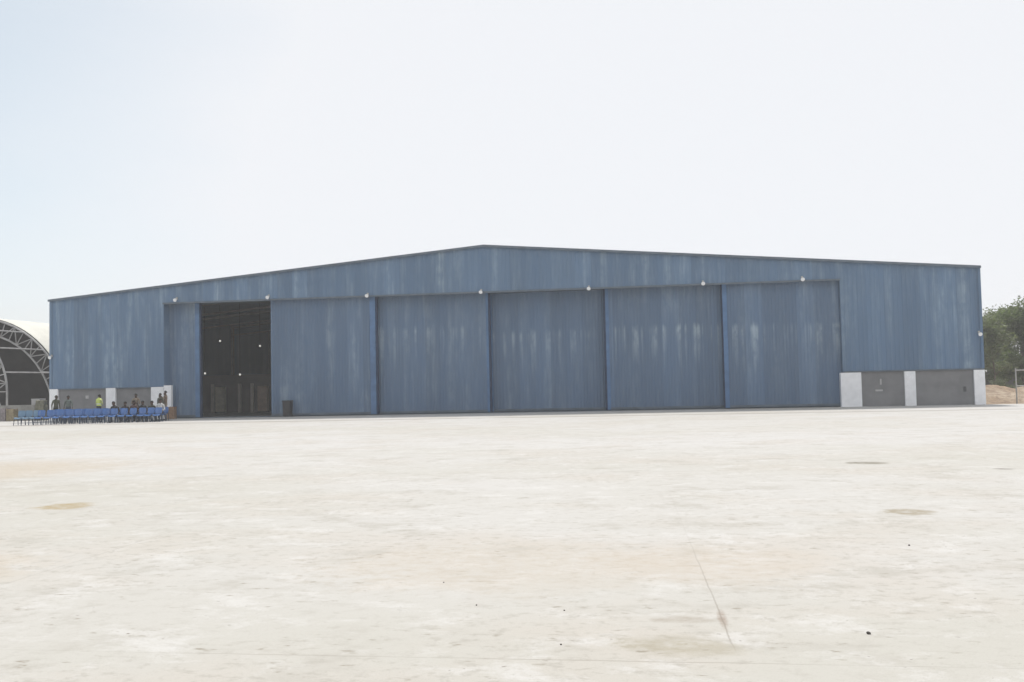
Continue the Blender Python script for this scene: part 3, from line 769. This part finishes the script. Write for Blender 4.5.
# loose stones on the apron
for k, (x, y, s, lab) in enumerate(((2.26,6.28,.020,'dark pebble lying alone on the bright concrete at right'), (.34,7.10,.014,'small dark pebble left of the slab joint, upper of two'),
        (.27,6.18,.016,'small dark pebble left of the slab joint, lower of two'), (-.31,7.33,.014,'tiny dark pebble near the middle of the foreground'),
        (-.62,8.2,.014,'tiny dark pebble left of centre on the concrete'), (3.85,9.5,.022,'small dark pebble below the brown stain at right'))):
    bm = bmesh.new(); s *= (.7 if k == 0 else .45); bmesh.ops.create_icosphere(bm, subdivisions=2, radius=s)
    for v in bm.verts: v.co *= 1+.35*mnoise.noise(v.co*60+Vector((k*9,0,0))); v.co.z *= .7
    me = bpy.data.meshes.new('pebble'); bm.to_mesh(me); bm.free(); me.materials.append(M['stone'])
    o = bpy.data.objects.new('pebble', me); COL.objects.link(o); o.location = (x, y, s*.5); props(o, lab, 'pebble')

# ------------------------------------------------------------------ haze
HAZE = .0009
if HAZE:
    hz = MB(); hz.box(-1500,1500,-1500,1500,-1.3,14.0)
    t = bpy.data.materials.new('dusty_air'); t.use_nodes = True; nt = t.node_tree
    nt.nodes.remove(nt.nodes['Principled BSDF']); pv = nt.nodes.new('ShaderNodeVolumePrincipled')
    pv.inputs['Color'].default_value = (.93,.94,.96,1); pv.inputs['Density'].default_value = HAZE; pv.inputs['Anisotropy'].default_value = .2
    nt.links.new(pv.outputs[0], nt.nodes['Material Output'].inputs['Volume'])
    props(hz.build('haze', t), kind='stuff')

# ------------------------------------------------------------------ light
ELEV, AZ = R(61), R(4)         # high sun, behind the hangar
VEIL = 7.45
w = bpy.data.worlds.new('World'); scene.world = w; w.use_nodes = True
nt = w.node_tree; bg = nt.nodes['Background']
sky = nt.nodes.new('ShaderNodeTexSky'); sky.sky_type = 'NISHITA'; sky.sun_disc = False
sky.sun_elevation = ELEV; sky.sun_rotation = AZ; sky.air_density = 1.0; sky.dust_density = 1.0; sky.ozone_density = 1.0
hs = nt.nodes.new('ShaderNodeHueSaturation'); hs.inputs['Saturation'].default_value = .7; hs.inputs['Hue'].default_value = .475; hs.inputs['Value'].default_value = 1.0
nt.links.new(sky.outputs[0], hs.inputs['Color'])
# thin bright overcast veil, patchy, thinner towards the left where some blue shows
tc = nt.nodes.new('ShaderNodeTexCoord'); mp = nt.nodes.new('ShaderNodeMapping'); mp.inputs['Scale'].default_value = (1.6,1.6,4.5)
nz = nt.nodes.new('ShaderNodeTexNoise'); nz.inputs['Scale'].default_value = 1.0; nz.inputs['Detail'].default_value = 5; nz.inputs['Roughness'].default_value = .5
nt.links.new(tc.outputs['Generated'], mp.inputs[0]); nt.links.new(mp.outputs[0], nz.inputs['Vector'])
sx = nt.nodes.new('ShaderNodeSeparateXYZ'); nt.links.new(tc.outputs['Generated'], sx.inputs[0])
def wm(op, a, b, c=0.0, clamp=False):
    m = nt.nodes.new('ShaderNodeMath'); m.operation = op; m.use_clamp = clamp
    for i, q in enumerate((a, b, c)):
        if isinstance(q, bpy.types.NodeSocket): nt.links.new(q, m.inputs[i])
        else: m.inputs[i].default_value = q
    return m.outputs[0]
side = wm('MULTIPLY_ADD', sx.outputs['X'], 1.7, 1.42)           # ~.5 at the left of the view
up = wm('MULTIPLY_ADD', sx.outputs['Z'], -.55, 0.0)
cover = wm('ADD', wm('MULTIPLY_ADD', nz.outputs['Fac'], .7, -.35), wm('ADD', side, up))
cover = wm('MINIMUM', wm('MAXIMUM', cover, .45), .96)
vm = nt.nodes.new('ShaderNodeMix'); vm.data_type = 'RGBA'
nt.links.new(cover, vm.inputs[0]); nt.links.new(hs.outputs[0], vm.inputs[6]); vm.inputs[7].default_value = (VEIL*.960, VEIL*.975, VEIL*1.01, 1)
nt.links.new(vm.outputs[2], bg.inputs['Color'])
bg.inputs['Strength'].default_value = .12
sun = bpy.data.lights.new('sun', 'SUN'); sun.energy = 3.45; sun.angle = R(.6); sun.color = (1.0,.965,.92)
so = bpy.data.objects.new('sun', sun); COL.objects.link(so)
sd = Vector((math.sin(AZ)*math.cos(ELEV), math.cos(AZ)*math.cos(ELEV), math.sin(ELEV)))
so.rotation_euler = sd.to_track_quat('Z', 'Y').to_euler(); so.location = (0,0,40)

# ------------------------------------------------------------------ camera
cam = bpy.data.cameras.new('camera'); co = bpy.data.objects.new('camera', cam); COL.objects.link(co)
cam.sensor_width = 36; cam.lens = 960/1024*36; cam.clip_end = 6000
th, rl = math.atan(44.7/960), .0215
F = Vector((0, math.cos(th), math.sin(th))); U = Vector((0, -math.sin(th), math.cos(th))); X = Vector((1,0,0))
cx = X*math.cos(rl) - U*math.sin(rl); cy = X*math.sin(rl) + U*math.cos(rl)
mt = Matrix((cx, cy, -F)).transposed().to_4x4(); mt.translation = (0,0,1.65)
co.matrix_world = mt
scene.camera = co
scene.view_settings.view_transform = 'Standard'; scene.view_settings.look = 'None'
scene.view_settings.exposure = .06; scene.view_settings.gamma = 1
scene.cycles.max_bounces = 10; scene.cycles.diffuse_bounces = 6; scene.cycles.volume_bounces = 1
